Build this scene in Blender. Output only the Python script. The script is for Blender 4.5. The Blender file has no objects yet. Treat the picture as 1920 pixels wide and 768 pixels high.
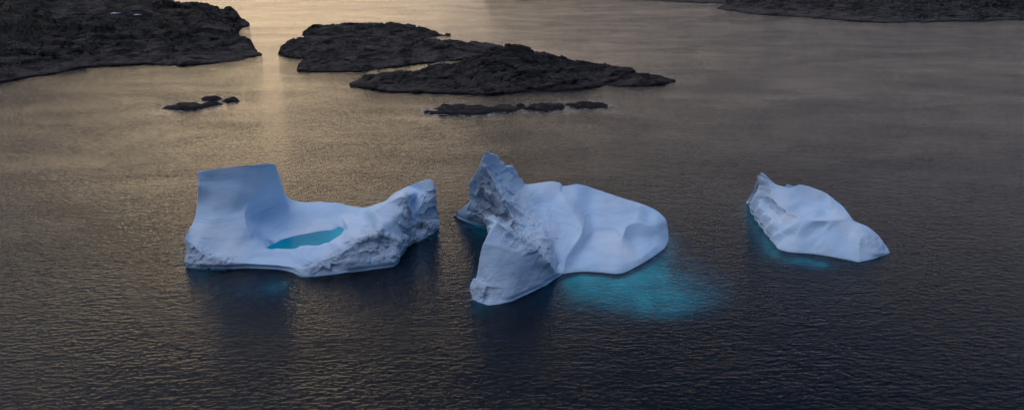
import bpy, math, random
import numpy as np
from mathutils import Vector
from mathutils.geometry import delaunay_2d_cdt

R = math.radians
sc = bpy.context.scene
col = sc.collection

# ------------------------------------------------------------------ camera
H = 100.0
PITCH = R(21.5)
FPX = 1280.0                       # focal length in photo pixels (1920 wide)
CT, ST = math.cos(PITCH), math.sin(PITCH)
cd = bpy.data.cameras.new('camera'); cam = bpy.data.objects.new('camera', cd); col.objects.link(cam)
cd.sensor_width = 36; cd.lens = 36 * FPX / 1920
cam.location = (0, 0, H); cam.rotation_euler = (math.pi / 2 - PITCH, 0, 0)
cd.clip_start = 1; cd.clip_end = 40000
sc.camera = cam


def slope(py):
    b = (384 - py) / FPX
    return (-ST + b * CT) / (CT + b * ST)


def wpt(px, py, g):
    """surface point seen at (px,py) whose foot on the water is at image row g"""
    Y = -H / slope(g)
    b = (384 - py) / FPX
    t = Y / (CT + b * ST)
    return np.array([(px - 960) / FPX * t, Y, H + Y * slope(py)])


def zpt(px, py, z):
    b = (384 - py) / FPX
    t = (z - H) / (-ST + b * CT)
    return np.array([(px - 960) / FPX * t, t * (CT + b * ST), z])


# ------------------------------------------------------------------ noise
_rng = np.random.RandomState(7)
_perm = _rng.permutation(256); _perm = np.concatenate([_perm, _perm, _perm])
_grad = _rng.normal(size=(256, 3)); _grad /= np.linalg.norm(_grad, axis=1)[:, None]


def perlin(p):
    i = np.floor(p).astype(int); f = p - i; i &= 255
    u = f * f * f * (f * (f * 6 - 15) + 10)
    out = np.zeros(len(p))
    for dx in (0, 1):
        for dy in (0, 1):
            for dz in (0, 1):
                h = _perm[_perm[_perm[(i[:, 0] + dx) & 255] + ((i[:, 1] + dy) & 255)] + ((i[:, 2] + dz) & 255)]
                d = (f - (dx, dy, dz)) * _grad[h]
                w = (u[:, 0] if dx else 1 - u[:, 0]) * (u[:, 1] if dy else 1 - u[:, 1]) * (u[:, 2] if dz else 1 - u[:, 2])
                out += w * d.sum(1)
    return out * 1.6


def fbm(p, oct=5, gain=.5, ridged=False):
    a, s, tot = 1., np.zeros(len(p)), 0
    p = p.copy()
    for _ in range(oct):
        n = perlin(p)
        if ridged: n = 1 - 2 * np.abs(n)
        s += a * n; tot += a; a *= gain; p = p * 2.03 + 17.3
    return s / tot


def facets(p, seed=0):
    """broken planes: every cell is a tilted flat with steps at its edges"""
    base = np.floor(p).astype(int)
    best = np.full(len(p), 1e9); out = np.zeros(len(p))
    for dx in (-1, 0, 1):
        for dy in (-1, 0, 1):
            for dz in (-1, 0, 1):
                c = base + (dx, dy, dz); k = (c + seed * 7) & 255
                h = _perm[_perm[_perm[k[:, 0]] + k[:, 1]] + k[:, 2]]
                ctr = c + .5 + .42 * _grad[h]
                e = p - ctr; dd = (e * e).sum(1)
                v = (e * _grad[(h + 91) & 255]).sum(1) * 1.1 + (h / 255. - .5) * .55
                m = dd < best
                best = np.where(m, dd, best); out = np.where(m, v, out)
    return out


# ------------------------------------------------------------------ Loop subdivision with creases
def loop_sub(V, F, sharp, linear=False):
    n = len(V)
    E = np.sort(np.concatenate([F[:, [0, 1]], F[:, [1, 2]], F[:, [2, 0]]]), axis=1)
    opp = np.concatenate([F[:, 2], F[:, 0], F[:, 1]])
    key = E[:, 0].astype(np.int64) * n + E[:, 1]
    uk, inv = np.unique(key, return_inverse=True)
    m = len(uk); a = uk // n; b = uk % n
    cnt = np.bincount(inv, minlength=m)
    osum = np.zeros((m, V.shape[1])); np.add.at(osum, inv, V[opp])
    s = np.array([sharp.get(int(k), 0) for k in uk]) if len(sharp) < 50000 else None
    s[cnt != 2] = 9
    mid = (V[a] + V[b]) / 2
    ep = np.where((s > 0)[:, None], mid, .375 * (V[a] + V[b]) + .125 * osum)
    val = np.bincount(a, minlength=n) + np.bincount(b, minlength=n)
    nb = np.zeros_like(V); np.add.at(nb, a, V[b]); np.add.at(nb, b, V[a])
    beta = np.where(val == 3, 3 / 16, 3 / (8 * np.maximum(val, 1)))[:, None]
    vp = (1 - val[:, None] * beta) * V + beta * nb
    sh = s > 0
    sd = np.bincount(a[sh], minlength=n) + np.bincount(b[sh], minlength=n)
    sn = np.zeros_like(V); np.add.at(sn, a[sh], V[b[sh]]); np.add.at(sn, b[sh], V[a[sh]])
    c2 = sd == 2
    vp[c2] = .75 * V[c2] + .125 * sn[c2]
    c3 = sd > 2
    vp[c3] = V[c3]
    if linear: vp, ep = V, mid
    NV = np.concatenate([vp, ep])
    e = inv.reshape(3, -1).T + n          # edge midpoints 01,12,20
    NF = np.concatenate([np.stack([F[:, 0], e[:, 0], e[:, 2]], 1), np.stack([F[:, 1], e[:, 1], e[:, 0]], 1),
                         np.stack([F[:, 2], e[:, 2], e[:, 1]], 1), e])
    N = len(NV); ns = {}
    for k in np.nonzero(s > 1)[0]:
        ei = int(k) + n
        for v in (int(a[k]), int(b[k])):
            ns[min(v, ei) * N + max(v, ei)] = s[k] - 1
    return NV, NF, ns


def vnormals(V, F):
    fn = np.cross(V[F[:, 1]] - V[F[:, 0]], V[F[:, 2]] - V[F[:, 0]])
    N = np.zeros_like(V)
    for k in range(3): np.add.at(N, F[:, k], fn)
    return N / np.maximum(np.linalg.norm(N, axis=1), 1e-9)[:, None]


def link_mesh(name, V, F, mat, attrs=None, smooth=True, parent=None, origin=None):
    V = np.asarray(V, float)
    if origin is None:
        o3 = np.array([V[:, 0].mean(), V[:, 1].mean(), 0.])
    else:
        o3 = np.asarray(origin, float)
    me = bpy.data.meshes.new(name)
    me.from_pydata((V - o3).tolist(), [], F.tolist() if hasattr(F, 'tolist') else F)
    me.polygons.foreach_set('use_smooth', [smooth] * len(me.polygons))
    for k, vals in (attrs or {}).items():
        at = me.attributes.new(k, 'FLOAT', 'POINT'); at.data.foreach_set('value', np.asarray(vals, np.float32))
    me.materials.append(mat)
    me.update()
    o = bpy.data.objects.new(name, me); col.objects.link(o)
    if parent is not None:
        o.parent = parent; o.location = o3 - np.array(parent.location)
    else:
        o.location = o3
    return o


def tag(o, label=None, cat=None, group=None, kind=None):
    if label: o['label'] = label
    if cat: o['category'] = cat
    if group: o['group'] = group
    if kind: o['kind'] = kind
    return o


def inside(poly, x, y):
    r = False; j = len(poly) - 1
    for i in range(len(poly)):
        xi, yi = poly[i]; xj, yj = poly[j]
        if (yi > y) != (yj > y) and x < (xj - xi) * (y - yi) / (yj - yi) + xi: r = not r
        j = i
    return r


def sculpt(P, outline, creases, levels, back=.6, skirt=-1.5, rim_sharp=4, lin=1):
    """P: name -> (px, py, g, rough). Returns subdivided V (x,y,z,rough), F."""
    names = list(P); idx = {n: i for i, n in enumerate(names)}
    P2 = {k: (tuple(v) + (0,))[:4] for k, v in P.items()}
    pts = [Vector((P2[n][0], -P2[n][1])) for n in names]
    out = outline.split()
    ed = set(); sh = {}
    for i in range(len(out)):
        a, b = idx[out[i]], idx[out[(i + 1) % len(out)]]
        ed.add((a, b)); sh[(min(a, b), max(a, b))] = rim_sharp
    for line, s in creases:
        q = line.split()
        for u, v in zip(q, q[1:]):
            a, b = idx[u], idx[v]; ed.add((a, b)); sh[(min(a, b), max(a, b))] = s
    ov, oe, of, orv, _, _ = delaunay_2d_cdt(pts, list(ed), [], 0, 1e-4)
    rep = [o[0] if o else None for o in orv]
    if any(r is None for r in rep):
        bad = [tuple(round(c, 1) for c in ov[i]) for i, r in enumerate(rep) if r is None]
        raise RuntimeError('crossing constraints at %s' % bad)
    poly = [(P2[n][0], -P2[n][1]) for n in out]
    V = [list(wpt(*P2[n][:3])) + [P2[n][3]] for n in names]
    F = []
    for f in of:
        t = [rep[i] for i in f]
        c = sum((pts[i] for i in t), Vector((0, 0))) / 3
        if inside(poly, c.x, c.y): F.append(t)      # CCW in (x,-y) = facing the camera
    # back side and skirt; outline must be CCW in (x, up)
    area = sum(poly[i][0] * poly[(i + 1) % len(poly)][1] - poly[(i + 1) % len(poly)][0] * poly[i][1] for i in range(len(poly)))
    loop = [idx[n] for n in out]
    if area < 0: loop.reverse()
    W = []
    for i in loop:
        x, y, z, r = V[i]
        if z < .05: W.append(i)
        else:
            V.append([x, y + back * z + .5, 0, r]); W.append(len(V) - 1)
    S = []
    mx, my = np.mean([V[w][0] for w in W]), np.mean([V[w][1] for w in W])
    for w in W:
        x, y, z, r = V[w]; V.append([mx + (x - mx) * .85, my + (y - my) * .85, skirt, r]); S.append(len(V) - 1)
    L = len(loop)
    cx = np.mean([V[s] for s in S], axis=0); V.append(list(cx)); c = len(V) - 1
    for k in range(L):
        k2 = (k + 1) % L
        o1, o2, w1, w2, s1, s2 = loop[k], loop[k2], W[k], W[k2], S[k], S[k2]
        if w1 != o1: F.append([o2, o1, w1])
        if w2 != o2: F.append([o2, w1, w2])
        F.append([w2, w1, s1]); F.append([w2, s1, s2]); F.append([s2, s1, c])
        e = (min(w1, w2), max(w1, w2)); sh[e] = max(sh.get(e, 0), 3)
    V = np.array(V); F = np.array(F)
    n = len(V); sharp = {a * n + b: s for (a, b), s in sh.items()}
    for _ in range(levels):
        V, F, sharp = loop_sub(V, F, sharp, lin > 0); lin -= 1
    return V, F


# ------------------------------------------------------------------ materials
def new_mat(name):
    m = bpy.data.materials.new(name); m.use_nodes = True
    nt = m.node_tree; nt.nodes.clear()
    return m, nt, nt.nodes, nt.links


def mathn(nt, op, a, b=None, c=None, clamp=False):
    n = nt.nodes.new('ShaderNodeMath'); n.operation = op; n.use_clamp = clamp
    for i, v in enumerate((a, b, c)):
        if v is None: continue
        if isinstance(v, (int, float)): n.inputs[i].default_value = v
        else: nt.links.new(v, n.inputs[i])
    return n.outputs[0]


def vmath(nt, op, a, b=None, scale=None):
    n = nt.nodes.new('ShaderNodeVectorMath'); n.operation = op
    for i, v in enumerate((a, b)):
        if v is None: continue
        if isinstance(v, (tuple, list)): n.inputs[i].default_value = v
        else: nt.links.new(v, n.inputs[i])
    if scale is not None:
        if isinstance(scale, (int, float)): n.inputs['Scale'].default_value = scale
        else: nt.links.new(scale, n.inputs['Scale'])
    return n.outputs['Value'] if op in ('DOT_PRODUCT', 'LENGTH') else n.outputs[0]


def noise(nt, vec, scale, detail=4, rough=.5, typ='FBM', dist=0):
    n = nt.nodes.new('ShaderNodeTexNoise'); n.noise_type = typ
    n.inputs['Scale'].default_value = scale; n.inputs['Detail'].default_value = detail
    n.inputs['Roughness'].default_value = rough; n.inputs['Distortion'].default_value = dist
    nt.links.new(vec, n.inputs['Vector'])
    return n.outputs['Fac']


def ramp(nt, fac, stops):
    n = nt.nodes.new('ShaderNodeValToRGB')
    e = n.color_ramp.elements
    while len(e) < len(stops): e.new(.5)
    for i, (p, c) in enumerate(stops):
        e[i].position = p; e[i].color = (*c, 1) if len(c) == 3 else c
    nt.links.new(fac, n.inputs[0])
    return n.outputs[0]


def mixc(nt, fac, a, b, mode='MIX'):
    n = nt.nodes.new('ShaderNodeMix'); n.data_type = 'RGBA'; n.blend_type = mode
    for s, v in ((n.inputs['Factor'], fac), (n.inputs['A'], a), (n.inputs['B'], b)):
        if s.type == 'RGBA' and isinstance(v, tuple): s.default_value = (*v, 1)
        elif isinstance(v, (int, float)): s.default_value = v
        else: nt.links.new(v, s)
    # RGBA sockets of the Mix node are indices 6,7; make sure they are the ones set
    for i, v in ((6, a), (7, b)):
        s = n.inputs[i]
        if isinstance(v, tuple): s.default_value = (*v, 1)
        elif not s.is_linked: nt.links.new(v, s)
    return n.outputs[2]


def world_pos(nt):
    return nt.nodes.new('ShaderNodeNewGeometry').outputs['Position']


def make_ice():
    m, nt, N, L = new_mat('glacier_ice')
    pos = world_pos(nt)
    at = N.new('ShaderNodeAttribute'); at.attribute_name = 'rough'
    rg = at.outputs['Fac']
    n1 = noise(nt, pos, .6, 9, .66)
    n2 = noise(nt, pos, .07, 3, .5)
    smooth_c = mixc(nt, ramp(nt, n2, [(.35, (0, 0, 0)), (.7, (1, 1, 1))]), (.55, .76, .96), (.74, .86, .96))
    rough_c = ramp(nt, n1, [(.32, (.38, .49, .60)), (.50, (.57, .67, .76)), (.70, (.82, .88, .93))])
    base = mixc(nt, rg, smooth_c, rough_c)
    mp = N.new('ShaderNodeMapping'); mp.inputs['Rotation'].default_value = (.12, -.10, .3); mp.inputs['Scale'].default_value = (.03, .03, 1.1)
    L.new(pos, mp.inputs[0])
    lay = ramp(nt, noise(nt, mp.outputs[0], 1., 6, .6), [(.36, (.86, .90, .94)), (.46, (1, 1, 1)), (.60, (1, 1, 1)), (.66, (.93, .96, .98))])
    base = mixc(nt, 1., base, lay, 'MULTIPLY')                    # annual layers in the old snow
    sz = N.new('ShaderNodeSeparateXYZ'); L.new(pos, sz.inputs[0])
    wet = mathn(nt, 'MULTIPLY_ADD', sz.outputs[2], -1.4, mathn(nt, 'MULTIPLY_ADD', n1, 1.6, .35), clamp=True)
    base = mixc(nt, mathn(nt, 'MULTIPLY', wet, .75), base, (.36, .55, .68))     # wave-washed blue ice
    bs = N.new('ShaderNodeBsdfPrincipled')
    L.new(base, bs.inputs['Base Color'])
    bs.inputs['Roughness'].default_value = .55
    bs.inputs['IOR'].default_value = 1.31
    bs.inputs['Specular IOR Level'].default_value = .3
    b = N.new('ShaderNodeBump'); b.inputs['Distance'].default_value = 1.2
    L.new(noise(nt, pos, .7, 10, .7), b.inputs['Height'])
    L.new(mathn(nt, 'MULTIPLY_ADD', rg, .9, .12), b.inputs['Strength'])
    L.new(b.outputs[0], bs.inputs['Normal'])
    o = N.new('ShaderNodeOutputMaterial'); L.new(bs.outputs[0], o.inputs[0])
    return m


def make_submerged_ice():
    m, nt, N, L = new_mat('submerged_ice')
    bs = N.new('ShaderNodeBsdfDiffuse')
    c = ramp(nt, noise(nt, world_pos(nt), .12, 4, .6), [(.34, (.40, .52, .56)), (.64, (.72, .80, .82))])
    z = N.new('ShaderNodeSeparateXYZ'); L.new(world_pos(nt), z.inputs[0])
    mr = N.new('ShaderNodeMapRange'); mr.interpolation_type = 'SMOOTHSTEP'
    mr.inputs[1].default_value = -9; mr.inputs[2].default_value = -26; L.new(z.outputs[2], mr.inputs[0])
    c = mixc(nt, mr.outputs[0], c, (.02, .03, .035))      # colour fades to the sea bed's with depth, hiding the foot's outer edge
    L.new(c, bs.inputs[0])
    o = N.new('ShaderNodeOutputMaterial'); L.new(bs.outputs[0], o.inputs[0])
    return m


def make_rock():
    m, nt, N, L = new_mat('dark_gneiss')
    pos = world_pos(nt)
    mp = N.new('ShaderNodeMapping'); mp.inputs['Rotation'].default_value = (.15, .1, .5); mp.inputs['Scale'].default_value = (1, 1, 2.6)
    L.new(pos, mp.inputs[0])
    n1 = noise(nt, mp.outputs[0], .06, 10, .66)
    n2 = noise(nt, pos, .022, 5, .6)
    n3 = noise(nt, mp.outputs[0], .3, 6, .6)
    stone = ramp(nt, n1, [(.36, (.008, .008, .010)), (.46, (.022, .020, .021)), (.54, (.055, .049, .045)), (.63, (.13, .11, .092))])
    mp2 = N.new('ShaderNodeMapping'); mp2.inputs['Rotation'].default_value = (.2, .12, .5); mp2.inputs['Scale'].default_value = (.05, .16, .9)
    L.new(pos, mp2.inputs[0])
    seam = noise(nt, mp2.outputs[0], 1., 6, .6)
    stone = mixc(nt, ramp(nt, seam, [(.50, (0, 0, 0)), (.60, (.75,) * 3)]), stone, (.10, .085, .072))
    stone = mixc(nt, ramp(nt, seam, [(.36, (.8,) * 3), (.44, (0, 0, 0))]), stone, (.006, .006, .008))
    heath = ramp(nt, n3, [(.3, (.008, .009, .005)), (.65, (.024, .020, .009))])
    geo = N.new('ShaderNodeNewGeometry')
    sp = N.new('ShaderNodeSeparateXYZ'); L.new(geo.outputs['Position'], sp.inputs[0])
    sn = N.new('ShaderNodeSeparateXYZ'); L.new(geo.outputs['Normal'], sn.inputs[0])
    hh = mathn(nt, 'MULTIPLY_ADD', sp.outputs[2], .05, -.15, clamp=True)
    hm = mathn(nt, 'MULTIPLY', hh, mathn(nt, 'MULTIPLY_ADD', n2, 5., -2.1, clamp=True))
    hm = mathn(nt, 'MULTIPLY', hm, .85)
    c = mixc(nt, hm, stone, heath)
    # bare, ice-scraped ledges above the tide line
    bare = mathn(nt, 'MULTIPLY', mathn(nt, 'MULTIPLY_ADD', sp.outputs[2], -.22, 1.6, clamp=True), ramp(nt, noise(nt, mp2.outputs[0], 1.7, 8, .65), [(.42, (0, 0, 0)), (.60, (.8,) * 3)]))
    c = mixc(nt, bare, c, (.14, .115, .098))
    # dark algae band at the waterline
    wet = mathn(nt, 'MULTIPLY_ADD', sp.outputs[2], -.8, mathn(nt, 'MULTIPLY', n3, 2.4), clamp=True)
    c = mixc(nt, mathn(nt, 'MULTIPLY', wet, .75), c, (.012, .011, .011))
    bs = N.new('ShaderNodeBsdfPrincipled'); L.new(c, bs.inputs['Base Color'])
    bs.inputs['Roughness'].default_value = .8; bs.inputs['Specular IOR Level'].default_value = .25
    b = N.new('ShaderNodeBump'); b.inputs['Distance'].default_value = 6.; b.inputs['Strength'].default_value = .9
    L.new(noise(nt, mp.outputs[0], .18, 10, .7), b.inputs['Height']); L.new(b.outputs[0], bs.inputs['Normal'])
    o = N.new('ShaderNodeOutputMaterial'); L.new(bs.outputs[0], o.inputs[0])
    return m


def wave_slopes(nt, pos, layers, eps=.12):
    """true finite-difference slopes of a sum of noise heights, independent of pixel size"""
    def height(p):
        tot = None
        for (sx, sy, rot, amp, det) in layers:
            mp = nt.nodes.new('ShaderNodeMapping'); mp.inputs['Rotation'].default_value = (0, 0, rot)
            mp.inputs['Scale'].default_value = (sx, sy, 1)
            nt.links.new(p, mp.inputs[0])
            h = noise(nt, mp.outputs[0], 1., det, .55)
            h = mathn(nt, 'MULTIPLY', h, amp)
            tot = h if tot is None else mathn(nt, 'ADD', tot, h)
        return tot
    h0 = height(pos)
    hx = height(vmath(nt, 'ADD', pos, (eps, 0, 0)))
    hy = height(vmath(nt, 'ADD', pos, (0, eps, 0)))
    dx = mathn(nt, 'DIVIDE', mathn(nt, 'SUBTRACT', h0, hx), eps)
    dy = mathn(nt, 'DIVIDE', mathn(nt, 'SUBTRACT', h0, hy), eps)
    return dx, dy


def make_water():
    m, nt, N, L = new_mat('sea_water')
    pos = world_pos(nt)
    dx, dy = wave_slopes(nt, pos, [
        (.13, .30, R(10), .30, 2),
        (.42, .90, R(-16), .34, 2),
        (1.2, 2.2, R(22), .09, 2)], eps=.08)
    # calm slicks: patches where the ripples are weaker
    slick = noise(nt, vmath(nt, 'MULTIPLY', pos, (.0022, .009, 0)), 1., 4, .55, dist=.6)
    gust = noise(nt, vmath(nt, 'MULTIPLY', pos, (.016, .030, 0)), 1., 3, .6, dist=.4)
    k = mathn(nt, 'MULTIPLY', ramp(nt, slick, [(.34, (.72,) * 3), (.60, (1.06,) * 3)]), ramp(nt, gust, [(.34, (.62,) * 3), (.64, (1.18,) * 3)]))
    cb = N.new('ShaderNodeCombineXYZ')
    L.new(mathn(nt, 'MULTIPLY', dx, k), cb.inputs[0]); L.new(mathn(nt, 'MULTIPLY', dy, k), cb.inputs[1]); cb.inputs[2].default_value = 1
    nrm = vmath(nt, 'NORMALIZE', cb.outputs[0])
    fr = N.new('ShaderNodeFresnel'); fr.inputs[0].default_value = 1.333; L.new(nrm, fr.inputs['Normal'])
    geo = N.new('ShaderNodeNewGeometry')
    # from below let the light straight through
    fac = mathn(nt, 'MULTIPLY', fr.outputs[0], mathn(nt, 'SUBTRACT', 1., geo.outputs['Backfacing']))
    gl = N.new('ShaderNodeBsdfGlossy'); gl.inputs['Roughness'].default_value = .05; L.new(nrm, gl.inputs['Normal'])
    gl.inputs['Color'].default_value = (1, 1, 1, 1)
    tr = N.new('ShaderNodeBsdfTransparent'); tr.inputs[0].default_value = (1, 1, 1, 1)
    df = N.new('ShaderNodeBsdfDiffuse'); df.inputs[0].default_value = (.012, .024, .034, 1)
    m1 = N.new('ShaderNodeMixShader'); m1.inputs[0].default_value = .10
    L.new(tr.outputs[0], m1.inputs[1]); L.new(df.outputs[0], m1.inputs[2])
    m2 = N.new('ShaderNodeMixShader'); L.new(fac, m2.inputs[0]); L.new(m1.outputs[0], m2.inputs[1]); L.new(gl.outputs[0], m2.inputs[2])
    va = N.new('ShaderNodeVolumeAbsorption')
    va.inputs['Color'].default_value = (0, .83, .86, 1); va.inputs['Density'].default_value = .5
    o = N.new('ShaderNodeOutputMaterial'); L.new(m2.outputs[0], o.inputs['Surface']); L.new(va.outputs[0], o.inputs['Volume'])
    return m


def make_simple(name, c, rough, spec=.5):
    m, nt, N, L = new_mat(name)
    bs = N.new('ShaderNodeBsdfPrincipled'); bs.inputs['Base Color'].default_value = (*c, 1)
    bs.inputs['Roughness'].default_value = rough; bs.inputs['Specular IOR Level'].default_value = spec
    o = N.new('ShaderNodeOutputMaterial'); L.new(bs.outputs[0], o.inputs[0])
    return m, nt, bs


def make_pool():
    m, nt, bs = make_simple('meltwater', (.0, .26, .38), .25, .04)
    c = ramp(nt, noise(nt, world_pos(nt), .06, 3, .5), [(.35, (.0, .29, .45)), (.68, (.0, .46, .60))])
    nt.links.new(c, bs.inputs['Base Color'])
    b = nt.nodes.new('ShaderNodeBump'); b.inputs['Distance'].default_value = .05; b.inputs['Strength'].default_value = .4
    nt.links.new(noise(nt, world_pos(nt), 1.2, 3, .5), b.inputs['Height']); nt.links.new(b.outputs[0], bs.inputs['Normal'])
    return m


def make_foam():
    m, nt, N, L = new_mat('surf_foam')
    pos = world_pos(nt)
    df = N.new('ShaderNodeBsdfDiffuse'); df.inputs[0].default_value = (.80, .82, .84, 1)
    tr = N.new('ShaderNodeBsdfTransparent')
    at = N.new('ShaderNodeAttribute'); at.attribute_name = 'cover'
    n = noise(nt, vmath(nt, 'MULTIPLY', pos, (.25, .5, 1)), 1., 6, .7)
    f = mathn(nt, 'MULTIPLY_ADD', n, 8., -4.3, clamp=True)
    f = mathn(nt, 'MULTIPLY', f, at.outputs['Fac'])
    mx = N.new('ShaderNodeMixShader'); L.new(f, mx.inputs[0]); L.new(tr.outputs[0], mx.inputs[1]); L.new(df.outputs[0], mx.inputs[2])
    o = N.new('ShaderNodeOutputMaterial'); L.new(mx.outputs[0], o.inputs[0])
    return m


ICE = make_ice(); SUB = make_submerged_ice(); ROCK = make_rock(); WATER = make_water(); POOL = make_pool(); FOAM = make_foam()
SNOW = make_simple('old_snow', (.78, .80, .82), .7)[0]
BED = make_simple('sea_bed', (.02, .03, .035), .9)[0]


# ------------------------------------------------------------------ sea
def build_water():
    xs = [-9000, -2500, -800, -300, 0, 300, 800, 2500, 9000]
    ys = [-3000, -200, 100, 300, 700, 1500, 4000, 20000]
    V = []; F = []
    for z in (0, -45):
        for y in ys:
            for x in xs: V.append((x, y, z))
    nx, ny = len(xs), len(ys); o = nx * ny
    for j in range(ny - 1):
        for i in range(nx - 1):
            a = j * nx + i; q = [a, a + 1, a + 1 + nx, a + nx]
            F.append(q); F.append([v + o for v in reversed(q)])
    ring = [i for i in range(nx)] + [j * nx + nx - 1 for j in range(1, ny)] + [(ny - 1) * nx + i for i in range(nx - 2, -1, -1)] + [j * nx for j in range(ny - 2, 0, -1)]
    for k in range(len(ring)):
        a, b = ring[k], ring[(k + 1) % len(ring)]
        F.append([b, a, a + o, b + o])
    tag(link_mesh('sea', np.array(V), F, WATER, smooth=False, origin=(0, 0, 0)), kind='structure')
    V = [(-9500, -3500, -45.5), (9500, -3500, -45.5), (9500, 21000, -45.5), (-9500, 21000, -45.5)]
    tag(link_mesh('sea_bed', np.array(V), [[0, 1, 2, 3]], BED, smooth=False, origin=(0, 0, 0)), kind='structure')


build_water()


# ------------------------------------------------------------------ icebergs
def ice_relief(V, F, amp=1., flute=None, calm=None):
    p = V[:, :3]; r = np.clip(V[:, 3], 0, 1)
    n = vnormals(p, F)
    big = fbm(p / 14., 3) * .7
    med = fbm(p / 4.5 + 31, 4)
    rid = fbm(p / 6. + 7, 6, .55, ridged=True)
    fine = fbm(p / 1.6 + 3, 4, .6)
    chip = np.abs(fbm(p / 5.2 + 50, 2)) * 2.2 - .6         # broken, faceted cliffs
    d = amp * (big * .8 + med * .20 * (1 - r) + r * (rid * .45 + fine * .40 + chip * .5 + 1.9 * facets(p / (7.5, 7.5, 5.5)) + .75 * facets(p / 2.7, 3)))
    if calm is not None:
        (cx, cy, cr) = calm
        d *= np.clip(((p[:, 0] - cx) ** 2 + (1.4 * (p[:, 1] - cy)) ** 2) / cr ** 2 - .35, .08, 1)
    if flute is not None: d += flute(p, n)
    fade = np.clip((p[:, 2] + 1.5) / 3., .25, 1)
    steep = np.clip(1.2 - np.abs(n[:, 2]) * 1.6, 0, 1)
    q = p + n * (d * fade)[:, None]
    notch = 1.1 * np.exp(-((p[:, 2] - .45) / .55) ** 2) * steep * (.8 + .5 * perlin(p / 7.))      # wave-cut notch
    q[:, :2] -= n[:, :2] * notch[:, None]
    return q, r


def make_iceberg(P, outline, creases, label, levels=5, back=.6, shelf=None, flute=None, amp=1., calm=None):
    V, F = sculpt(P, outline, creases, levels, back)
    p, r = ice_relief(V, F, amp, flute, calm)
    above = p[p[:, 2] > 0]
    root = bpy.data.objects.new('iceberg', None); col.objects.link(root)
    root.location = (above[:, 0].mean(), above[:, 1].mean(), 0)
    root.empty_display_size = 5
    tag(root, label, 'iceberg', 'icebergs afloat in the bay')
    link_mesh('ice_body', p, F, ICE, {'rough': r}, parent=root, origin=root.location)
    if shelf:
        pts, lines = shelf
        make_shelf(pts, lines, root)
    return root


def make_shelf(pts, outline, root):
    """submerged ice: points (px,py,depth); the outline runs down to the deep"""
    ctr = np.mean([pts[n][:2] for n in pts], axis=0)
    for n in list(pts):
        if pts[n][2] >= 28:      # run the toe of the foot down into the sea bed
            q = ctr + (np.array(pts[n][:2]) - ctr) * 1.22
            pts[('toe', n)] = (q[0], q[1], 47)
    names = list(pts)
    vv = [Vector((pts[n][0], -pts[n][1])) for n in names]
    ov, oe, of, orv, _, _ = delaunay_2d_cdt(vv, [], [], 0, 1e-4)
    V = np.array([list(zpt(pts[n][0], pts[n][1], -pts[n][2])) + [0.] for n in names])
    F = np.array([[orv[i][0] for i in f] for f in of])
    sharp = {}
    for _ in range(4): V, F, sharp = loop_sub(V, F, sharp)
    p = V[:, :3].copy()
    p[:, 2] += fbm(p / 9. + 5, 4) * np.clip(-p[:, 2] * .5, 0, 1.6)
    p[:, 2] = np.minimum(p[:, 2], -.25)
    # underside so that it is a solid
    n = len(p)
    E = np.sort(np.concatenate([F[:, [0, 1]], F[:, [1, 2]], F[:, [2, 0]]]), axis=1)
    q = p.copy(); q[:, 2] = np.minimum(-50, p[:, 2] - 2)
    u, c = np.unique(E, axis=0, return_counts=True)
    Ff = F.tolist() + (F[:, ::-1] + n).tolist() + [[int(a), int(b), int(b) + n, int(a) + n] for (a, b), k in zip(u, c) if k == 1]
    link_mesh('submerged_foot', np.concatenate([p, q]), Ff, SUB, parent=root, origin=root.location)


# submerged feet: (px, py, depth of the ice below the surface)
def shelf(rows):
    return {i: p for i, p in enumerate(q for r in rows for q in r)}, None


SHELF1 = shelf([
    [(347, 500, 6), (420, 504, 6), (500, 505, 5), (546, 511, 3.5), (568, 522, 6), (650, 512, 7), (740, 500, 7), (764, 463, 6), (800, 447, 4), (824, 432, 5)],
    [(360, 525, 8), (430, 530, 8), (500, 530, 5), (540, 535, 4.5), (580, 550, 12), (660, 540, 12), (750, 530, 11), (800, 490, 8), (835, 450, 10)],
    [(360, 570, 16), (450, 575, 13), (530, 570, 9), (600, 590, 18), (700, 580, 18), (800, 550, 16), (860, 480, 18)],
    [(300, 610, 30), (420, 640, 30), (560, 650, 30), (720, 650, 30), (860, 610, 30), (920, 500, 30), (880, 420, 30), (290, 480, 30)],
    [(450, 440, 3), (600, 440, 3), (750, 430, 3), (350, 440, 8), (600, 385, 10), (750, 385, 10)]])
SHELF2 = shelf([
    [(1040, 523, 2), (1055, 514, 1.2), (1085, 509, 1), (1120, 510, 1), (1152, 514, 1.2), (1195, 500, 1.4), (1248, 465, 2), (1256, 440, 5)],
    [(1060, 545, 3.5), (1100, 545, 2.6), (1150, 550, 2.8), (1200, 540, 2.2), (1250, 510, 2.8), (1278, 460, 7)],
    [(1220, 575, 3.2), (1280, 568, 3.5), (1320, 552, 4.5), (1240, 612, 6), (1330, 602, 6.5), (1385, 555, 9), (1380, 500, 14), (1300, 490, 11), (1150, 600, 7), (1080, 590, 8), (1040, 565, 9)],
    [(1000, 555, 4), (960, 572, 5), (916, 577, 5), (884, 566, 6), (900, 610, 12), (960, 615, 13), (1020, 600, 13)],
    [(870, 420, 6), (915, 428, 6), (880, 450, 11), (895, 490, 12), (850, 404, 7), (850, 470, 24)],
    [(1000, 480, 2), (1100, 450, 2), (1200, 440, 2), (920, 450, 4)],
    [(830, 640, 30), (960, 670, 30), (1100, 670, 30), (1250, 690, 30), (1400, 670, 30), (1460, 560, 30), (1440, 460, 30), (1290, 400, 30), (1000, 370, 20), (820, 400, 30)]])
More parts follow.
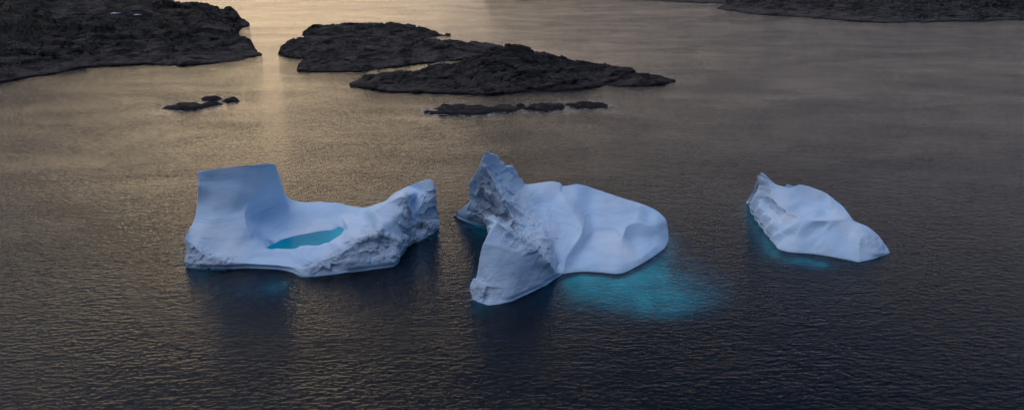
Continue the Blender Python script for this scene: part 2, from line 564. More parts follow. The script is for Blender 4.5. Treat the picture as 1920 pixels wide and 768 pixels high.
SHELF3 = shelf([
    [(1403, 380, 3.5), (1406, 396, 2.5), (1432, 434, 2.5), (1458, 468, 1.5), (1480, 475, 1.5), (1520, 477, 1.2), (1565, 484, 2), (1610, 493, 5), (1640, 487, 8), (1670, 474, 10)],
    [(1388, 390, 7), (1405, 425, 6), (1425, 455, 5), (1450, 485, 3), (1500, 493, 2.2), (1550, 500, 2.6), (1600, 505, 5)],
    [(1365, 390, 16), (1380, 440, 14), (1410, 480, 12), (1450, 510, 8), (1520, 516, 6), (1580, 522, 8), (1650, 515, 18)],
    [(1330, 380, 30), (1340, 450, 30), (1390, 530, 30), (1500, 570, 30), (1620, 570, 30), (1720, 500, 30), (1680, 430, 30), (1400, 340, 30)],
    [(1500, 430, 2), (1560, 450, 2), (1440, 390, 2)]])

# --- left berg: high wall at left, ring round a pool, peak at right
P1 = dict(
    # waterline front, left to right
    w0=(347, 500, 500, .6), w1=(375, 503, 503, .8), w2=(420, 503, 503, .6), w3=(470, 503, 503, .2), w4=(520, 505, 505, 0),
    w5=(546, 510, 510, .2), w6=(568, 521, 521, .3), w7=(610, 517, 517, .2), w8=(655, 511, 511, .2), w9=(700, 505, 505, .2),
    w10=(740, 499, 499, .3), w11=(749, 486, 486, .6), w12=(764, 462, 462, .8), w13=(795, 448, 448, .5), w14=(822, 432, 432, .5),
    # left edge
    l0=(345, 445, 490, .3), l1=(353, 430, 478, .1), l2=(366, 408, 465), l3=(370, 380, 457), l4=(371, 350, 456), l5=(373, 338, 453),
    l6=(368, 322, 451),
    # top of the wall
    t1=(400, 316, 450), t2=(450, 310, 446), t3=(485, 307, 441), t4=(510, 306, 437), t5=(517, 309, 434), t6=(515, 325, 428), t7=(523, 333, 421),
    t8=(520, 345, 415), t9=(530, 362, 411), t10=(548, 376, 406),
    # back rim
    r1=(565, 379, 405), r2=(600, 377, 402), r3=(630, 379, 403), r4=(660, 386, 404), r5=(683, 390, 405), r6=(702, 383, 404), r7=(722, 377, 404),
    r8=(738, 362, 405), r9=(760, 350, 408), r10=(783, 342, 417), r11=(800, 337, 422), r12=(806, 336, 424), r13=(812, 340, 426, .4),
    r14=(814, 365, 429, .6), r15=(818, 400, 428, .6), r16=(822, 415, 430, .6),
    # slab and wall face
    s1=(395, 340, 452), s2=(450, 335, 449), s3=(490, 325, 441), s4=(400, 362, 457), s5=(445, 360, 455), s6=(400, 400, 466), s7=(430, 400, 463),
    s8=(380, 430, 479), s9=(430, 435, 476), s10=(365, 458, 490, .1), s11=(400, 475, 494, .1), s12=(440, 465, 488), s13=(470, 475, 489),
    # front slab lip
    q0=(372, 470, 496, .5), q1=(392, 483, 500, .7), q2=(425, 492, 502, .5), q3=(470, 494, 502), q4=(515, 496, 504), q5=(545, 500, 508), q6=(556, 502, 511, .2),
    # swirl crease
    c1=(513, 343, 434), c2=(485, 362, 446), c3=(466, 382, 452), c4=(458, 402, 460), c5=(462, 425, 470), c6=(475, 447, 474), c7=(496, 465, 479),
    # bowl
    b1=(505, 385, 425), b2=(490, 422, 446), b3=(540, 400, 422), b4=(530, 430, 443), b5=(590, 400, 419), b6=(640, 402, 417), b7=(680, 408, 424),
    b8=(580, 425, 435), b9=(630, 420, 430),
    # pool far edge and floor
    e1=(520,452,464), e2=(550,443,455), e3=(590,436,448), e4=(625,432,444), e5=(648,429,443),
    f1=(530,458,452), f2=(570,452,446), f3=(610,446,440),
    # near rim of pool
    n1=(515, 467, 479), n2=(545, 468, 482), n3=(563, 465, 483), n4=(580, 462, 482), n5=(596, 462, 482), n6=(612, 458, 479), n7=(622, 454, 481), n8=(638, 446, 474),
    # fin
    g1=(655, 428, 466), g2=(680, 408, 460), g3=(700, 395, 458), g4=(728, 380, 456), g5=(752, 368, 455), g6=(758, 370, 456, .4),
    g7=(764, 392, 458,.6), g8=(765, 420, 461,.7), g9=(763, 445, 464,.7),
    h1=(600, 478, 500), h2=(640,462,497), h3=(670, 440, 492), h4=(710, 420, 482), h5=(735, 410, 474), h6=(575, 488, 507), h7=(740, 435, 478),
    # rough cliff upper edge
    k1=(600,491,510,.5), k2=(640,475,504,.7), k3=(660,462,500,.8), k4=(680,449,494,.8), k5=(702,440,490,.8), k6=(728,443,487,.8),
    k7=(748,452,482,.8),
    # band under the rough cliff
    m1=(570, 504, 516, .6), m2=(620, 500, 512, .6), m3=(665, 491, 507, .6), m4=(710, 486, 501, .6), m5=(745, 474, 493, .7),
    o1=(690,466,494,1), o2=(725,465,488,1), o3=(645,487,504,.9),
    # right valley
    v1=(775,408,433,.4), v2=(768,378,420), v3=(785, 360, 418), v4=(798, 355, 424, .1), v5=(792, 380, 433, .3), v6=(805, 375, 431,.7), v7=(790,420,434,1),
    v8=(808, 405, 432, .9), v9=(778,440,451,.9), v10=(800, 430, 442, .9), f4=(550,463,457), f5=(512,463,459), f6=(595,456,450), f7=(632,439,434), f8=(560,447,442), f9=(615,452,447), b0=(480, 405, 438), b10=(490, 445, 458), f10=(640,436,431), f11=(622,445,439), f12=(600,441,435), f13=(580,456,450),
)
berg1 = make_iceberg(
    P1, 'w0 w1 w2 w3 w4 w5 w6 w7 w8 w9 w10 w11 w12 w13 w14 r16 r15 r14 r13 r12 r11 r10 r9 r8 r7 r6 r5 r4 r3 r2 r1 t10 t9 t8 t7 t6 t5 t4 t3 t2 t1 l6 l5 l4 l3 l2 l1 l0',
    [('l0 q0 q1 q2 q3 q4 q5 q6', 5), ('q6 k1 k2 k3 k4 k5 k6 k7 g9', 5), ('t6 c1 c2 c3 c4 c5 c6', 5), ('n1 n2 n3 n4 n5 n6 n7 n8 g1 g2 g3 g4 g5', 5),
     ('g5 g6 g7 g8 g9', 5), ('q6 m1 m2 m3 m4 m5', 3), ('r12 v4 v5 v1', 5), ('v2 v1', 1), ('e1 e2 e3 e4', 1), ('g9 w12', 5)],
    'largest white iceberg, tall wall at one end curving round a turquoise pool', back=.45,
    shelf=SHELF1, calm=(*zpt(572, 450, 2)[:2], 13.))

# pool on the berg
def make_pool_mesh(root):
    ring = [(488, 470), (505, 460), (530, 449), (560, 440), (595, 433), (630, 428), (655, 427), (662, 436), (650, 450), (625, 462), (590, 472), (550, 476), (515, 476)]
    pts = [zpt(x, y, 2.2) for x, y in ring]
    c = np.mean(pts, axis=0)
    V = np.array([c] + pts); n = len(pts)
    F = [[0, 1 + (k + 1) % n, 1 + k] for k in range(n)]
    link_mesh('meltwater_pool', V, F, POOL, smooth=False, parent=root, origin=root.location)


make_pool_mesh(berg1)

# --- middle berg: pointed peak at the back, block in front, smooth slab at right
P2 = dict(
    w0=(850, 404, 404, .1), w1=(870, 414, 414), w2=(898, 420, 420), w3=(912, 424, 424), 
    w5=(884, 562, 562, .5), w6=(916, 573, 573, .2), w7=(955, 567, 567), w8=(990, 551, 551, .2), w9=(1022, 537, 537, .2), w10=(1040, 523, 523),
    w11=(1055, 514, 514), w12=(1085, 509, 509), w13=(1120, 510, 510), w14=(1152, 514, 514), w15=(1170, 512, 512), w16=(1195, 500, 500), w17=(1225, 482, 482), w18=(1248, 465, 465), w19=(1255, 448, 448),
    a1=(1253, 432, 440), a2=(1250, 412, 434), a3=(1236, 396, 426), a4=(1200, 381, 418), a5=(1150, 364, 414), a6=(1115, 354, 412), a7=(1097, 346, 412), a8=(1080, 343, 412),
    a9=(1056, 348, 412), a10=(1050, 341, 412), a11=(1035, 338, 412), a12=(1010, 343, 413), a13=(984, 346, 416),
    p1=(978, 336, 419, .2), p2=(966, 322, 421, .3), p3=(958, 311, 423, .3), p4=(946, 312, 425, .2), p5=(944, 306, 427, .2), p6=(936, 300, 428), p7=(934, 293, 437), p8=(920, 287, 439),
    p9=(910, 282, 440), p10=(904, 293, 440), p11=(900, 308, 439, .1), p12=(888, 330, 427), p13=(878, 347, 424), p14=(884, 362, 423, .1), p15=(885, 374, 421, .1), p16=(870, 388, 414), 
    # dark hollow
    d1=(905, 306, 441, .3), d2=(918, 325, 444, .6), d3=(930, 350, 450,.5), d4=(945, 378, 458,.5), d5=(955,397,460,.7), d6=(964,412,468,.8), d7=(966, 428, 482,.8), d8=(945,419,445,.9),
    d9=(905,340,427,1), d10=(900,375,424,1), d11=(925,385,430,1), d12=(880, 402, 418, .5), d13=(905, 405, 428, .8), d14=(935,405,434,1), d15=(892, 392, 425, .6),
    # saddle and front block
    s1=(985, 430, 476,.4), 
    f1=(931, 416, 528, 0), f2=(921, 427, 530), f3=(916, 437, 534), f4=(906, 456, 540, .04), f5=(900, 478, 544, .04), f6=(896, 510, 548, .04), f7=(884, 532, 552, .4),
    f8=(955, 434, 530,.4), f9=(970, 446, 528,.6), f10=(985, 453, 530,.5), f11=(1010, 470, 533,.5), f12=(1030, 492, 530,.4), f13=(1042,512,522,.2),
    f14=(940, 464, 543, .04), f15=(978, 474, 541, .04), f16=(1000, 500, 540, .04), f17=(915, 520, 556, .04), f18=(960, 520, 555, .04), f19=(1005, 530, 543, .04), f20=(905, 545, 560, .7), f21=(918, 560, 566, .3),
    # rough slope under the peak
    q1=(930, 315, 432, .3), q2=(950, 345, 434, .3), q3=(975, 375, 438, .3), q4=(1000, 400, 447, .4), q5=(1020, 430, 472, .4), q6=(1000, 438, 484,.5), q7=(1035, 460, 488,.4), q8=(1045,490,501,.3),
    q9=(985, 405, 455, .5), q10=(970, 350, 425, .2),
    # crest between the rough block and the smooth slab
    r1=(1052, 362, 422), r2=(1060,378,434,.1), r3=(1075,398,446,.1), r4=(1092,425,464,.1), r5=(1090,440,474), r6=(1075,462,488), r7=(1060,485,503),
    u1=(1010, 365, 424), u2=(1030,385,430), u3=(1050, 410, 448, .1), u4=(1065, 440, 468, .1), u5=(1015,385,430),
    # smooth slab
    z1=(1080, 370, 424), z2=(1105,400,434), z3=(1115,440,458), z4=(1090,475,486), z5=(1080, 497, 503), z6=(1140, 395, 436), z7=(1150,430,452), z8=(1135, 460, 478), z9=(1125, 490, 500),
    z10=(1175,422,456), z11=(1195,415,452), z12=(1225,425,452), z13=(1215,405,432), z14=(1165,450,472), z15=(1190,452,463), z16=(1215,450,461), z17=(1160, 480, 494), z18=(1190, 480, 490),
    z19=(1235, 440, 455), z20=(1165, 497, 505), z21=(1200, 484, 491), z22=(1240, 455, 462), fm=(948, 424, 516,.2),
)
berg2 = make_iceberg(
    P2, 'w0 w1 w2 w3 f2 f3 f4 f5 f6 f7 w5 w6 w7 w8 w9 w10 w11 w12 w13 w14 w15 w16 w17 w18 w19 a1 a2 a3 a4 a5 a6 a7 a8 a9 a10 a11 a12 a13 p1 p2 p3 p4 p5 p6 p7 p8 p9 p10 p11 p12 p13 p14 p15 p16',
    [('p9 d1 d2 d3 d4 d5 d6 d7', 5), ('f1 f2', 3), ('f1 fm d7', 5), ('f1 f8 f9 f10 f11 f12 f13', 5), ('r1 r2 r3 r4 r5 r6 r7 w11', 3), ('a9 r1', 3), ('z20 z21 z22', 3),
     ('z14 z10 z11 z12', 3), ('f4 f14 f15', 3), ('f7 f20 f21 w6', 3)],
    'white iceberg with a sharp pointed peak and a smooth sloping slab', back=.45, shelf=SHELF2)

# --- right berg: small, shell-shaped
P3 = dict(
    w0=(1402, 378, 378, .1), w1=(1406, 396, 396, .2), w2=(1418, 414, 414, .2), w3=(1432, 434, 434, .2), w4=(1446, 452, 452, .1), w5=(1458, 467, 467), w6=(1480, 474, 474), w7=(1520, 476, 476),
    w8=(1565, 483, 483), w9=(1610, 492, 492), w10=(1640, 486, 486, .1), w11=(1670, 474, 474, .2),
    a1=(1664, 463, 468, .2), a2=(1646, 440, 460, .2), a3=(1626, 424, 450), a4=(1600, 413, 443), a5=(1590, 398, 432), a6=(1580, 385, 424), a7=(1550, 362, 414), a8=(1520, 349, 408), a9=(1500, 345, 406), a10=(1489, 349, 406),
    a11=(1474, 345, 404), a12=(1472, 350, 403), a13=(1456, 346, 400), a14=(1441, 333, 398), a15=(1431, 324, 396), a16=(1421, 330, 394), a17=(1421, 348, 392, .1), a18=(1410, 366, 388, .2),
    r1=(1430, 355, 398, .4), r2=(1445, 368, 408, .4), r3=(1457,382,420,.3), r4=(1474,396,432,.2), r5=(1490,404,444), r6=(1520,413,453), r7=(1560,413,455), r8=(1585,411,449),
    i1=(1440, 345, 400), i2=(1470, 372, 414), i3=(1500,375,413), i4=(1500,395,424), i5=(1540,385,418), i6=(1550,400,427), i7=(1490, 358, 408), i8=(1570, 395, 430),
    l1=(1418,372,400), l2=(1432,398,420), l3=(1450,415,438,.05), l4=(1470, 440, 456, .1), l5=(1440,385,404,.35), l6=(1462,405,428,.2),
    f1=(1500,425,458), f2=(1535,428,455,.1), f3=(1540,440,463,.1), f4=(1570,425,458), f5=(1600, 422, 454), f6=(1500, 455, 468), f7=(1550, 458, 474), f8=(1590,450,470), f9=(1612, 470, 482, .1), f10=(1610,450,474,.1),
    f11=(1625,435,464,.2), f12=(1640, 455, 472, .3), f13=(1575, 470, 480), f14=(1640, 474, 482, .3),
)
berg3 = make_iceberg(
    P3, 'w0 w1 w2 w3 w4 w5 w6 w7 w8 w9 w10 w11 a1 a2 a3 a4 a5 a6 a7 a8 a9 a10 a11 a12 a13 a14 a15 a16 a17 a18',
    [('a17 r1 r2 r3 r4 r5', 5), ('r5 r6 r7 r8 a4', 3), ('a3 f11 f10 f9 w9', 3), ('f2 f3 f7', 1)],
    'smallest white iceberg, shell shaped with a hollowed top', back=.4, amp=.7, shelf=SHELF3,
    flute=lambda p, n: np.clip(-n[:, 0] * 2 - .5, 0, 1) * .80 * np.sin(p[:, 1] / 3.4 * 2 * np.pi / 2 + 1.5 * perlin(p / 9.)))

# ------------------------------------------------------------------ world and light
def build_world():
    w = bpy.data.worlds.new('World'); sc.world = w; w.use_nodes = True
    nt = w.node_tree; N = nt.nodes; L = nt.links; N.clear()
    SUN_AZ, SUN_EL = R(-18), R(9)        # azimuth from +Y, negative to the left
    sky = N.new('ShaderNodeTexSky'); sky.sky_type = 'NISHITA'; sky.sun_disc = False
    sky.sun_elevation = SUN_EL; sky.sun_rotation = SUN_AZ; sky.air_density = 1.4; sky.dust_density = 3
    tc = N.new('ShaderNodeTexCoord'); d = vmath(nt, 'NORMALIZE', tc.outputs['Generated'])
    sx = N.new('ShaderNodeSeparateXYZ'); L.new(d, sx.inputs[0])
    el = mathn(nt, 'MAXIMUM', sx.outputs[2], 0.)
    S = (math.sin(SUN_AZ) * math.cos(SUN_EL), math.cos(SUN_AZ) * math.cos(SUN_EL), math.sin(SUN_EL))
    dot = mathn(nt, 'MAXIMUM', vmath(nt, 'DOT_PRODUCT', d, S), 0.)
    base = ramp(nt, el, [(0, (.10, .095, .105)), (.22, (.075, .088, .13)), (.42, (.035, .085, .20)), (.65, (.022, .105, .29)), (1, (.035, .14, .35))])
    flat = vmath(nt, 'NORMALIZE', vmath(nt, 'MULTIPLY', d, (1, 1, 0)))
    def az_lobe(az, p):
        c = vmath(nt, 'DOT_PRODUCT', flat, (math.sin(az), math.cos(az), 0))
        return mathn(nt, 'POWER', mathn(nt, 'MAXIMUM', c, 0.), p)
    elc = ramp(nt, el, [(0, (.10, .07, .03)), (.10, (.72, .51, .24)), (.26, (.62, .45, .22)), (.42, (.24, .18, .11)), (.60, (.02, .016, .012)), (.8, (0,) * 3)])
    elf = ramp(nt, el, [(0, (.15,) * 3), (.12, (.6,) * 3), (.24, (1.,) * 3), (.36, (.5,) * 3), (.5, (0,) * 3)])
    wide = az_lobe(R(-19), 11.)
    tight = mathn(nt, 'POWER', dot, 30.)
    clouds = noise(nt, vmath(nt, 'MULTIPLY', d, (2.2, 2.2, 7.)), 1., 5, .55)
    ck = ramp(nt, clouds, [(.3, (.6,) * 3), (.7, (1.35,) * 3)])
    warm = vmath(nt, 'SCALE', elc, scale=mathn(nt, 'MULTIPLY', wide, 1.02))
    hot = vmath(nt, 'SCALE', (1.0, .74, .38), scale=mathn(nt, 'MULTIPLY', tight, .0))
    gap = vmath(nt, 'SCALE', (1.0, .76, .38), scale=mathn(nt, 'MULTIPLY', az_lobe(R(-24), 30.), mathn(nt, 'MULTIPLY', elf, .58)))
    hot = vmath(nt, 'ADD', hot, gap)
    # grey-lavender cloud deck lit from behind over the whole seaward half of the sky
    deck = ramp(nt, el, [(0, (.15, .13, .12)), (.09, (.37, .315, .28)), (.2, (.37, .315, .275)), (.42, (.22, .195, .185)), (.56, (.035, .035, .04)), (.75, (0,) * 3)])
    base = vmath(nt, 'ADD', base, vmath(nt, 'SCALE', deck, scale=az_lobe(R(0), .8)))
    tot = vmath(nt, 'ADD', base, vmath(nt, 'MULTIPLY', vmath(nt, 'ADD', warm, hot), ck))
    # the brightest break in the overcast: high up to the left
    K = Vector((-.36, .02, .93)).normalized()
    kd = mathn(nt, 'POWER', mathn(nt, 'MAXIMUM', vmath(nt, 'DOT_PRODUCT', d, tuple(K)), 0.), 7.)
    tot = vmath(nt, 'ADD', tot, vmath(nt, 'SCALE', (1.58, 1.46, 1.42), scale=kd))
    tot = vmath(nt, 'ADD', tot, vmath(nt, 'SCALE', sky.outputs[0], scale=.004))
    bg = N.new('ShaderNodeBackground'); L.new(tot, bg.inputs[0]); bg.inputs[1].default_value = 1.
    o = N.new('ShaderNodeOutputWorld'); L.new(bg.outputs[0], o.inputs[0])
    ld = bpy.data.lights.new('sun', 'SUN'); ld.energy = .03; ld.angle = R(30); ld.color = (1, .78, .55)
    lo = bpy.data.objects.new('sun', ld); col.objects.link(lo)
    lo.rotation_euler = Vector(S).to_track_quat('Z', 'Y').to_euler(); lo.location = (0, 0, 300)


build_world()

# ------------------------------------------------------------------ rocky shores and islands
def relief_rock(V, F, amp, scale, strike=.5):
    p = V[:, :3]
    p = p.copy()      # ragged shoreline and ridge line: warp the plan
    for k in (0, 1):
        p[:, k] += amp * (1.0 * fbm(np.stack([p[:, 0] / (scale * .8), p[:, 1] / (scale * .8), np.full(len(p), 3.3 + 9 * k)], 1), 5, .6, ridged=(k == 1)) - (.3 if k else 0)) * (2.8 if k else 1.6)
    n = vnormals(p, F)
    c, s_ = math.cos(strike), math.sin(strike)
    q = np.stack([(p[:, 0] * c + p[:, 1] * s_) * .55, -p[:, 0] * s_ + p[:, 1] * c, p[:, 2] * 1.8], 1)
    rid = fbm(q / scale, 6, .52, ridged=True); big = fbm(p / (scale * 3), 3)
    fine = fbm(q / (scale * .22) + 9, 4, .6, ridged=True)
    wide = fbm(q / (scale * 2.2) + 40, 3, .5, ridged=True)
    d = amp * (rid * .95 + wide * 1.5 + big * .8 + fine * .60 - .7)
    d += amp * (1.0 * facets(q / (scale * .9)) + .40 * facets(q / (scale * .33), 5))      # ice-scraped slabs and joints
    d += amp * .35 * (np.abs(((p[:, 2] + .35 * q[:, 0] + 3 * big) / (amp * 1.3)) % 1 - .5) - .25)   # tilted strata ledges
    fade = np.clip((p[:, 2] + 2) / (amp * 2.2), .22, 1)
    return p + n * (d * fade)[:, None]


def make_land(name, P, outline, creases, amp, scale, levels=5, back=1.2, low=1.):
    P = {k: (v[0], v[1], v[1] + (v[2] - v[1]) * low) for k, v in P.items()}
    V, F = sculpt(P, outline, creases, levels, back, skirt=-4, lin=0, rim_sharp=3)
    p = relief_rock(V, F, amp, scale)
    return link_mesh(name, p, F, ROCK)


PH = dict(
    w0=(-260, 190, 190), w1=(-100, 170, 170), w2=(0, 156, 156), w3=(35, 149, 149), w4=(62, 143, 143), w5=(95, 141, 141), w6=(125, 131, 131), w7=(165, 127, 127), w8=(210, 124, 124), w9=(260, 121, 121), w10=(320, 124, 124),
    w11=(370, 123, 123), w12=(420, 119, 119), w13=(455, 114, 114), w14=(488, 104, 104),
    a1=(478, 97, 101), a2=(466, 91, 99), a3=(470, 85, 95), a4=(452, 74, 93), a5=(436, 64, 91), a6=(430, 58, 80),
    b1=(445, 54, 54), b2=(467, 49, 49), b3=(455, 38, 46), b4=(437, 27, 44), b5=(405, 16, 43), b6=(375, 11, 42), b7=(345, 10, 42), b8=(322, 10, 42), b9=(308, 2, 48),
    c1=(270, -30, 62), c2=(200, -75, 75), c3=(60, -120, 88), c4=(-120, -140, 100), c5=(-300, -120, 120), c6=(-420, 20, 150),
    d1=(310, 14, 70), d2=(350, 30, 82), d3=(400, 42, 86), d4=(300, 60, 104), d5=(380, 75, 108), d6=(430, 92, 108), d7=(240, 70, 108), d8=(180, 90, 116), d9=(120, 70, 116), d10=(60, 100, 130), d11=(0, 60, 130),
    d12=(-80, 100, 148), d13=(200, 20, 95), d14=(100, 0, 105), d15=(280, 25, 90), d16=(330, 105, 117), d17=(-160, 20, 130), d18=(0, -60, 105), d19=(240, 104, 117),
    e1=(400, 30, 52), e2=(440, 44, 50), e3=(360, 20, 60))
head = make_land('headland', PH, 'w0 w1 w2 w3 w4 w5 w6 w7 w8 w9 w10 w11 w12 w13 w14 a1 a2 a3 a4 a5 a6 b1 b2 b3 b4 b5 b6 b7 b8 b9 c1 c2 c3 c4 c5 c6',
                 [('b9 d1 d2 d3 a5', 2)], 3.6, 26, levels=5, low=.66)
tag(head, kind='structure')

PA = dict(
    w1=(525, 103, 103), w2=(535, 107, 107), w3=(555, 109, 109), w4=(574, 111, 111), w4b=(562, 120, 120), w5=(553, 130, 130), w6=(566, 135, 135), w7=(600, 136, 136), w8=(644, 137, 137), w9=(692, 133, 133), w10=(730, 128, 128), w11=(763, 123, 123), w12=(811, 118, 118),
    w13=(874, 113, 113), w14=(905, 104, 104), w15=(930, 96, 96), w16=(942, 88, 88), 
    a1=(917, 84, 86), a2=(893, 84, 88), a3=(876, 86, 92), a4=(835, 80, 92), a5=(804, 77, 91), a6=(786, 75.5, 80), b1=(804, 72, 72), b2=(812, 69, 69), b3=(832, 68, 68), b4=(830, 65, 66), b5=(807, 61, 67), b6=(785, 54, 68), b7=(760, 50, 68), b8=(740, 50, 68), b9=(716, 41, 68),
    b10=(699, 43, 68), b11=(680, 47, 68), b12=(653, 48, 68), b13=(634, 50, 68), b14=(615, 52, 68), b15=(596, 49, 68), b16=(580, 54, 68), b17=(569, 63, 69), b18=(572, 71, 71.5), 
    c1=(578, 75, 84), c2=(543, 82, 95), c3=(530, 91, 98),
    d1=(600, 76, 84), d2=(650, 73, 84), d3=(700, 72, 84), d4=(750, 74, 84), d5=(640, 88, 108), d6=(600, 95, 112), d7=(700, 88, 110), d8=(760, 90, 108), d9=(820, 95, 107), d10=(870, 97, 105), d11=(580, 118, 128), d12=(640, 115, 128), d13=(700, 112, 125), d14=(760, 108, 119), d15=(560, 98, 107), d16=(610, 108, 120),
    d17=(680, 60, 76), d18=(740, 62, 78), d19=(620, 62, 76), d20=(585, 115, 124))
isl_a = make_land('rocky_island', PA, 'w1 w2 w3 w4 w4b w5 w6 w7 w8 w9 w10 w11 w12 w13 w14 w15 w16 a1 a2 a3 a4 a5 a6 b1 b2 b3 b4 b5 b6 b7 b8 b9 b10 b11 b12 b13 b14 b15 b16 b17 b18 c1 c2 c3',
                  [('c1 d1 d2 d3 d4 a6', 2)], 2.2, 17, low=.8)
tag(isl_a, 'dark rocky island lying farther off, behind the long humped island', 'island', 'dark rock islands in the bay')

PB = dict(
    w1=(652, 162, 162), w2=(692, 168, 168), w3=(740, 174, 174), w4=(795, 174, 174), w5=(853, 177, 177), w6=(898, 178, 178), w7=(949, 175, 175), w8=(987, 171, 171), w9=(1052, 172, 172), w10=(1075, 167, 167), w11=(1108, 165, 165), w12=(1145, 160, 160), w13=(1169, 165, 165), w14=(1224, 160, 160), w15=(1250, 159, 159), w16=(1267, 153, 153),
    a1=(1248, 147, 152), a2=(1224, 143, 151), a3=(1195, 141, 151), a4=(1169, 140, 150), a5=(1156, 140, 146), b1=(1180, 136, 137), b2=(1194, 133.5, 134), b3=(1165, 127, 137), b4=(1135, 122, 138), b5=(1110, 124, 140), b6=(1087, 122, 140), b7=(1059, 115, 141), b8=(1015, 101, 142), b9=(998, 94, 142), b10=(984, 91, 142), b11=(963, 93, 142), b12=(949, 89.5, 142), b13=(929, 90.5, 142), b14=(908, 99, 143), b15=(877, 111, 144), b16=(853, 123, 146),
    b17=(826, 127, 147), b18=(795, 129, 148), b19=(774, 139, 150), b20=(743, 137, 152), b21=(709, 140.5, 153), b22=(678, 151, 157),
    d1=(720, 152, 163), d2=(780, 152, 164), d3=(840, 145, 164), d4=(900, 135, 163), d5=(950, 125, 160), d6=(1000, 130, 160), d7=(1050, 140, 159), d8=(1100, 140, 154), d9=(940, 150, 167), d10=(1000, 150, 165), d11=(880, 158, 169), d12=(820, 163, 169), d13=(760, 164, 168), d14=(1060, 156, 164), d15=(1120, 150, 156), d16=(1180, 150, 157), d17=(1220, 152, 155), d18=(900, 115, 154), d19=(960, 105, 150), d20=(1150, 146, 151))
isl_b = make_land('rocky_island', PB, 'w1 w2 w3 w4 w5 w6 w7 w8 w9 w10 w11 w12 w13 w14 w15 w16 a1 a2 a3 a4 a5 b1 b2 b3 b4 b5 b6 b7 b8 b9 b10 b11 b12 b13 b14 b15 b16 b17 b18 b19 b20 b21 b22',
                  [('w12 d20 a5', 1)], 2.0, 14, low=.8)
tag(isl_b, 'long low dark island rising to a central hump, nearest the icebergs', 'island', 'dark rock islands in the bay')

PC = dict(
    w1=(1350, 17, 17), w2=(1397, 26, 26), w3=(1440, 29, 29), w4=(1496, 32, 32), w5=(1556, 37, 37), w6=(1600, 41, 41), w7=(1635, 43, 43), w8=(1690, 44, 44), w9=(1734, 44, 44), w10=(1790, 41, 41), w11=(1833, 41, 41), w12=(1880, 39, 39), w13=(1925, 38, 38), w14=(2040, 34, 34), w15=(2300, 38, 38),
    a1=(1354, 11, 15), a2=(1374, 1, 14), a3=(1420, -12, 12), a4=(1500, -30, 10), a5=(1620, -45, 8), a6=(1760, -60, 8), a7=(1900, -55, 10), a8=(2060, -50, 12), a9=(2320, -30, 20),
    d1=(1400, 12, 20), d2=(1460, 10, 24), d3=(1540, 15, 29), d4=(1620, 18, 34), d5=(1700, 15, 34), d6=(1800, 15, 33), d7=(1900, 12, 31), d8=(1600, -10, 22), d9=(1750, -15, 22), d10=(1900, -20, 22), d11=(2050, 0, 26))
tag(make_land('far_shore', PC, 'w1 w2 w3 w4 w5 w6 w7 w8 w9 w10 w11 w12 w13 w14 w15 a9 a8 a7 a6 a5 a4 a3 a2 a1', [], 5, 40, low=.65), kind='structure')
PD = dict(
    w1=(905, -3, -3), w2=(960, 1, 1), w3=(1010, 0, 0), w4=(1060, -2, -2), w5=(1120, -3, -3), w6=(1180, 1, 1), w7=(1260, 3, 3), w8=(1320, 6, 6), w9=(1400, 8, 8), w10=(1470, 4, 4),
    a1=(1400, -30, -10), a2=(1250, -28, -16), a3=(1100, -28, -20), a4=(960, -22, -16), d1=(1200, -12, -6), d2=(1330, -8, -3))
tag(make_land('distant_shore', PD, 'w1 w2 w3 w4 w5 w6 w7 w8 w9 w10 a1 a2 a3 a4', [], 5, 40), kind='structure')


def make_skerry(px0, px1, ytop, ybot, label, seed, group, humps=1.):
    """a wave-washed rock: width from px0..px1, footprint from the rows it covers"""
    yc = (ytop + ybot) / 2 + 1
    c = zpt((px0 + px1) / 2, yc, 0); a = zpt(px0, yc, 0); b = zpt(px1, yc, 0); n_, f_ = zpt(px0, ybot, 0), zpt(px0, ytop + (ybot - ytop) * .35, 0)
    lx = (b[0] - a[0]) / 2 * 1.04; ly = (f_[1] - n_[1]) / 2 * 1.05; hz = .17 * ly
    nu, nv = 170, 64
    u, v = np.meshgrid(np.linspace(-1.25, 1.25, nu), np.linspace(-1.25, 1.25, nv))
    u = u.ravel(); v = v.ravel()
    x = u * lx; y = v * ly
    P = np.stack([x, y, np.full_like(x, seed * 13.7)], 1)
    r2 = u * u + v * v + 1.5 * fbm(np.stack([x / ly * .75, y / ly * 1.5, np.full_like(x, seed * 5.1)], 1), 5, .6) + .08
    env = np.clip(1 - r2, -1, 1)
    q = np.stack([x * .5 + y * .4, y - x * .2, np.full_like(x, seed * 3.3)], 1)
    z = hz * (env * 1.3 + humps * (1.1 * fbm(q / (ly * .7), 5, .55, ridged=True) - .15) * np.clip(env + .35, 0, 1)) + .25 * fbm(q / 1.2, 4, ridged=True) * np.clip(env + .3, 0, 1)
    fq = np.stack([q[:, 0] * .8, q[:, 1], z * 2], 1)
    z = z + np.clip(env + .3, 0, 1) * (.55 * facets(fq / 3.5, 2) + .3 * facets(fq / 1.4, 4))     # split and jointed
    z = np.maximum(z, -3.)
    top = np.stack([x + c[0], y + c[1], z], 1)
    F = []
    for j in range(nv - 1):
        for i in range(nu - 1):
            k = j * nu + i; F.append([k, k + 1, k + 1 + nu, k + nu])
    o = link_mesh('sea_rock', top, F, ROCK)
    md = o.modifiers.new('thick', 'SOLIDIFY'); md.thickness = 1.; md.offset = -1
    tag(o, label, 'rock', group)
    return c, lx, ly


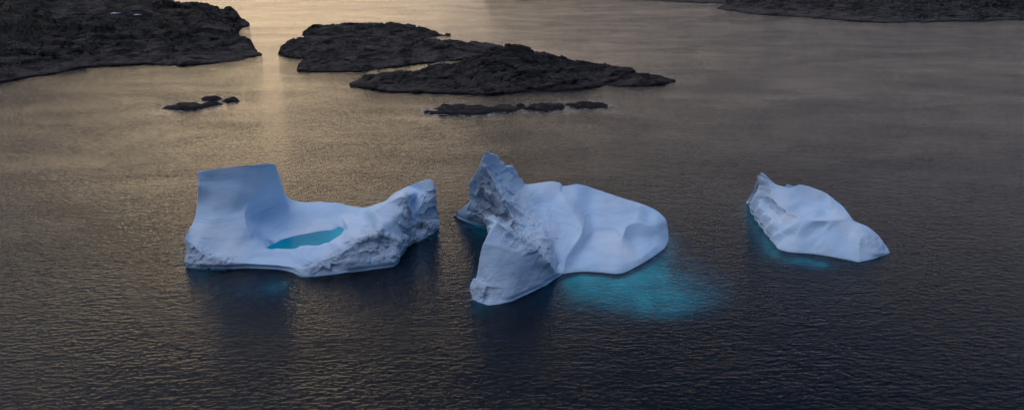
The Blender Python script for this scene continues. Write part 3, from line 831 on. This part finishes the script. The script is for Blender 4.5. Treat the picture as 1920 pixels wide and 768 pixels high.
LG = 'wave-washed rocks off the headland'; RG = 'wave-washed rocks in front of the long island'
sk = [
    make_skerry(315, 386, 192, 208, 'longest of the flat sea rocks off the headland, nearest the big iceberg', 1, LG),
    make_skerry(378, 413, 190, 201, 'small low sea rock at the inner end of the long flat rock', 2, LG),
    make_skerry(381, 415, 180, 190, 'rounded sea rock set farther back behind the long flat rock', 3, LG),
    make_skerry(418, 447, 183, 193, 'rightmost small sea rock of the four lying off the headland', 4, LG),
    make_skerry(812, 928, 197, 217, 'broadest low jagged sea rock in front of the long island, washed by surf', 5, RG, 1.5),
    make_skerry(922, 972, 196, 211, 'dark low sea rock just beside the broadest surf-washed rock', 6, RG),
    make_skerry(968, 985, 194, 203, 'tiniest sea rock in front of the long island', 7, RG),
    make_skerry(987, 1056, 193, 209, 'oval dark sea rock next to the flat outermost rock before the long island', 8, RG),
    make_skerry(1064, 1138, 190, 204, 'flat sea rock with white surf at the outer end of its row', 9, RG),
]
make_skerry(834, 844, 63, 67, 'tiny rock off the tip of the farther island', 10, None)


def make_foam_sheets():
    V = []; F = []; A = []
    for c, lx, ly in sk:
        base = len(V); n = 40; rings = [(.8, 1.), (1.15, 1.), (1.6, .8), (2.6, 0)]
        for r, a in rings:
            for k in range(n):
                t = 2 * math.pi * k / n
                V.append((c[0] + math.cos(t) * (lx * (1 + (r - 1) * .5)), c[1] + math.sin(t) * ly * r, .05)); A.append(a)
        for j in range(len(rings) - 1):
            for k in range(n):
                k2 = (k + 1) % n
                F.append([base + j * n + k, base + (j + 1) * n + k, base + (j + 1) * n + k2, base + j * n + k2])
    tag(link_mesh('surf_foam', np.array(V), F, FOAM, {'cover': A}, origin=(0, 0, 0)), kind='stuff')


make_foam_sheets()


def snow_on(land, spots):
    """old snow lying in hollows of a rock mass, draped on its mesh"""
    dg = bpy.context.evaluated_depsgraph_get(); dg.update()
    bpy.context.view_layer.update()
    o_, d_ = Vector((0, 0, H)), None
    for (px, py, rx, ry) in spots:
        V = []; n = 22
        inv = land.matrix_world.inverted()
        rings = (0, .35, .7, 1.)
        for r in rings:
            for k in range(n if r else 1):
                t = 2 * math.pi * k / n
                w = 1 + .35 * math.sin(3 * t + px) + .2 * math.sin(5 * t + 2 * px)
                q = zpt(px + math.cos(t) * rx * r * w, py + math.sin(t) * ry * r * w, 0)
                dr = (Vector(q) - o_).normalized()
                hit, loc, nor, _ = land.ray_cast(inv @ o_, (inv.to_3x3() @ dr).normalized())
                if not hit: break
                V.append(tuple(land.matrix_world @ loc + Vector((0, -.15, .35 if r < 1 else .1))))
        if len(V) != 1 + 3 * n: continue
        F = [[0, 1 + k, 1 + (k + 1) % n] for k in range(n)]
        for j in range(2):
            a = 1 + j * n
            F += [[a + k, a + n + k, a + n + (k + 1) % n, a + (k + 1) % n] for k in range(n)]
        link_mesh('snow_patch', np.array(V), F, SNOW, parent=land, origin=land.location)


snow_on(head, [(215, 25, 9, .8), (258, 28, 6, .8)])

vs = sc.view_settings
vs.view_transform = 'Standard'; vs.look = 'None'; vs.gamma = 1; vs.exposure = 0; vs.use_curve_mapping = False
cy = sc.cycles
try: cy.denoising_input_passes = 'RGB_ALBEDO'
except Exception: pass
cy.max_bounces = 8; cy.transparent_max_bounces = 16; cy.volume_bounces = 0; cy.caustics_reflective = False; cy.caustics_refractive = False
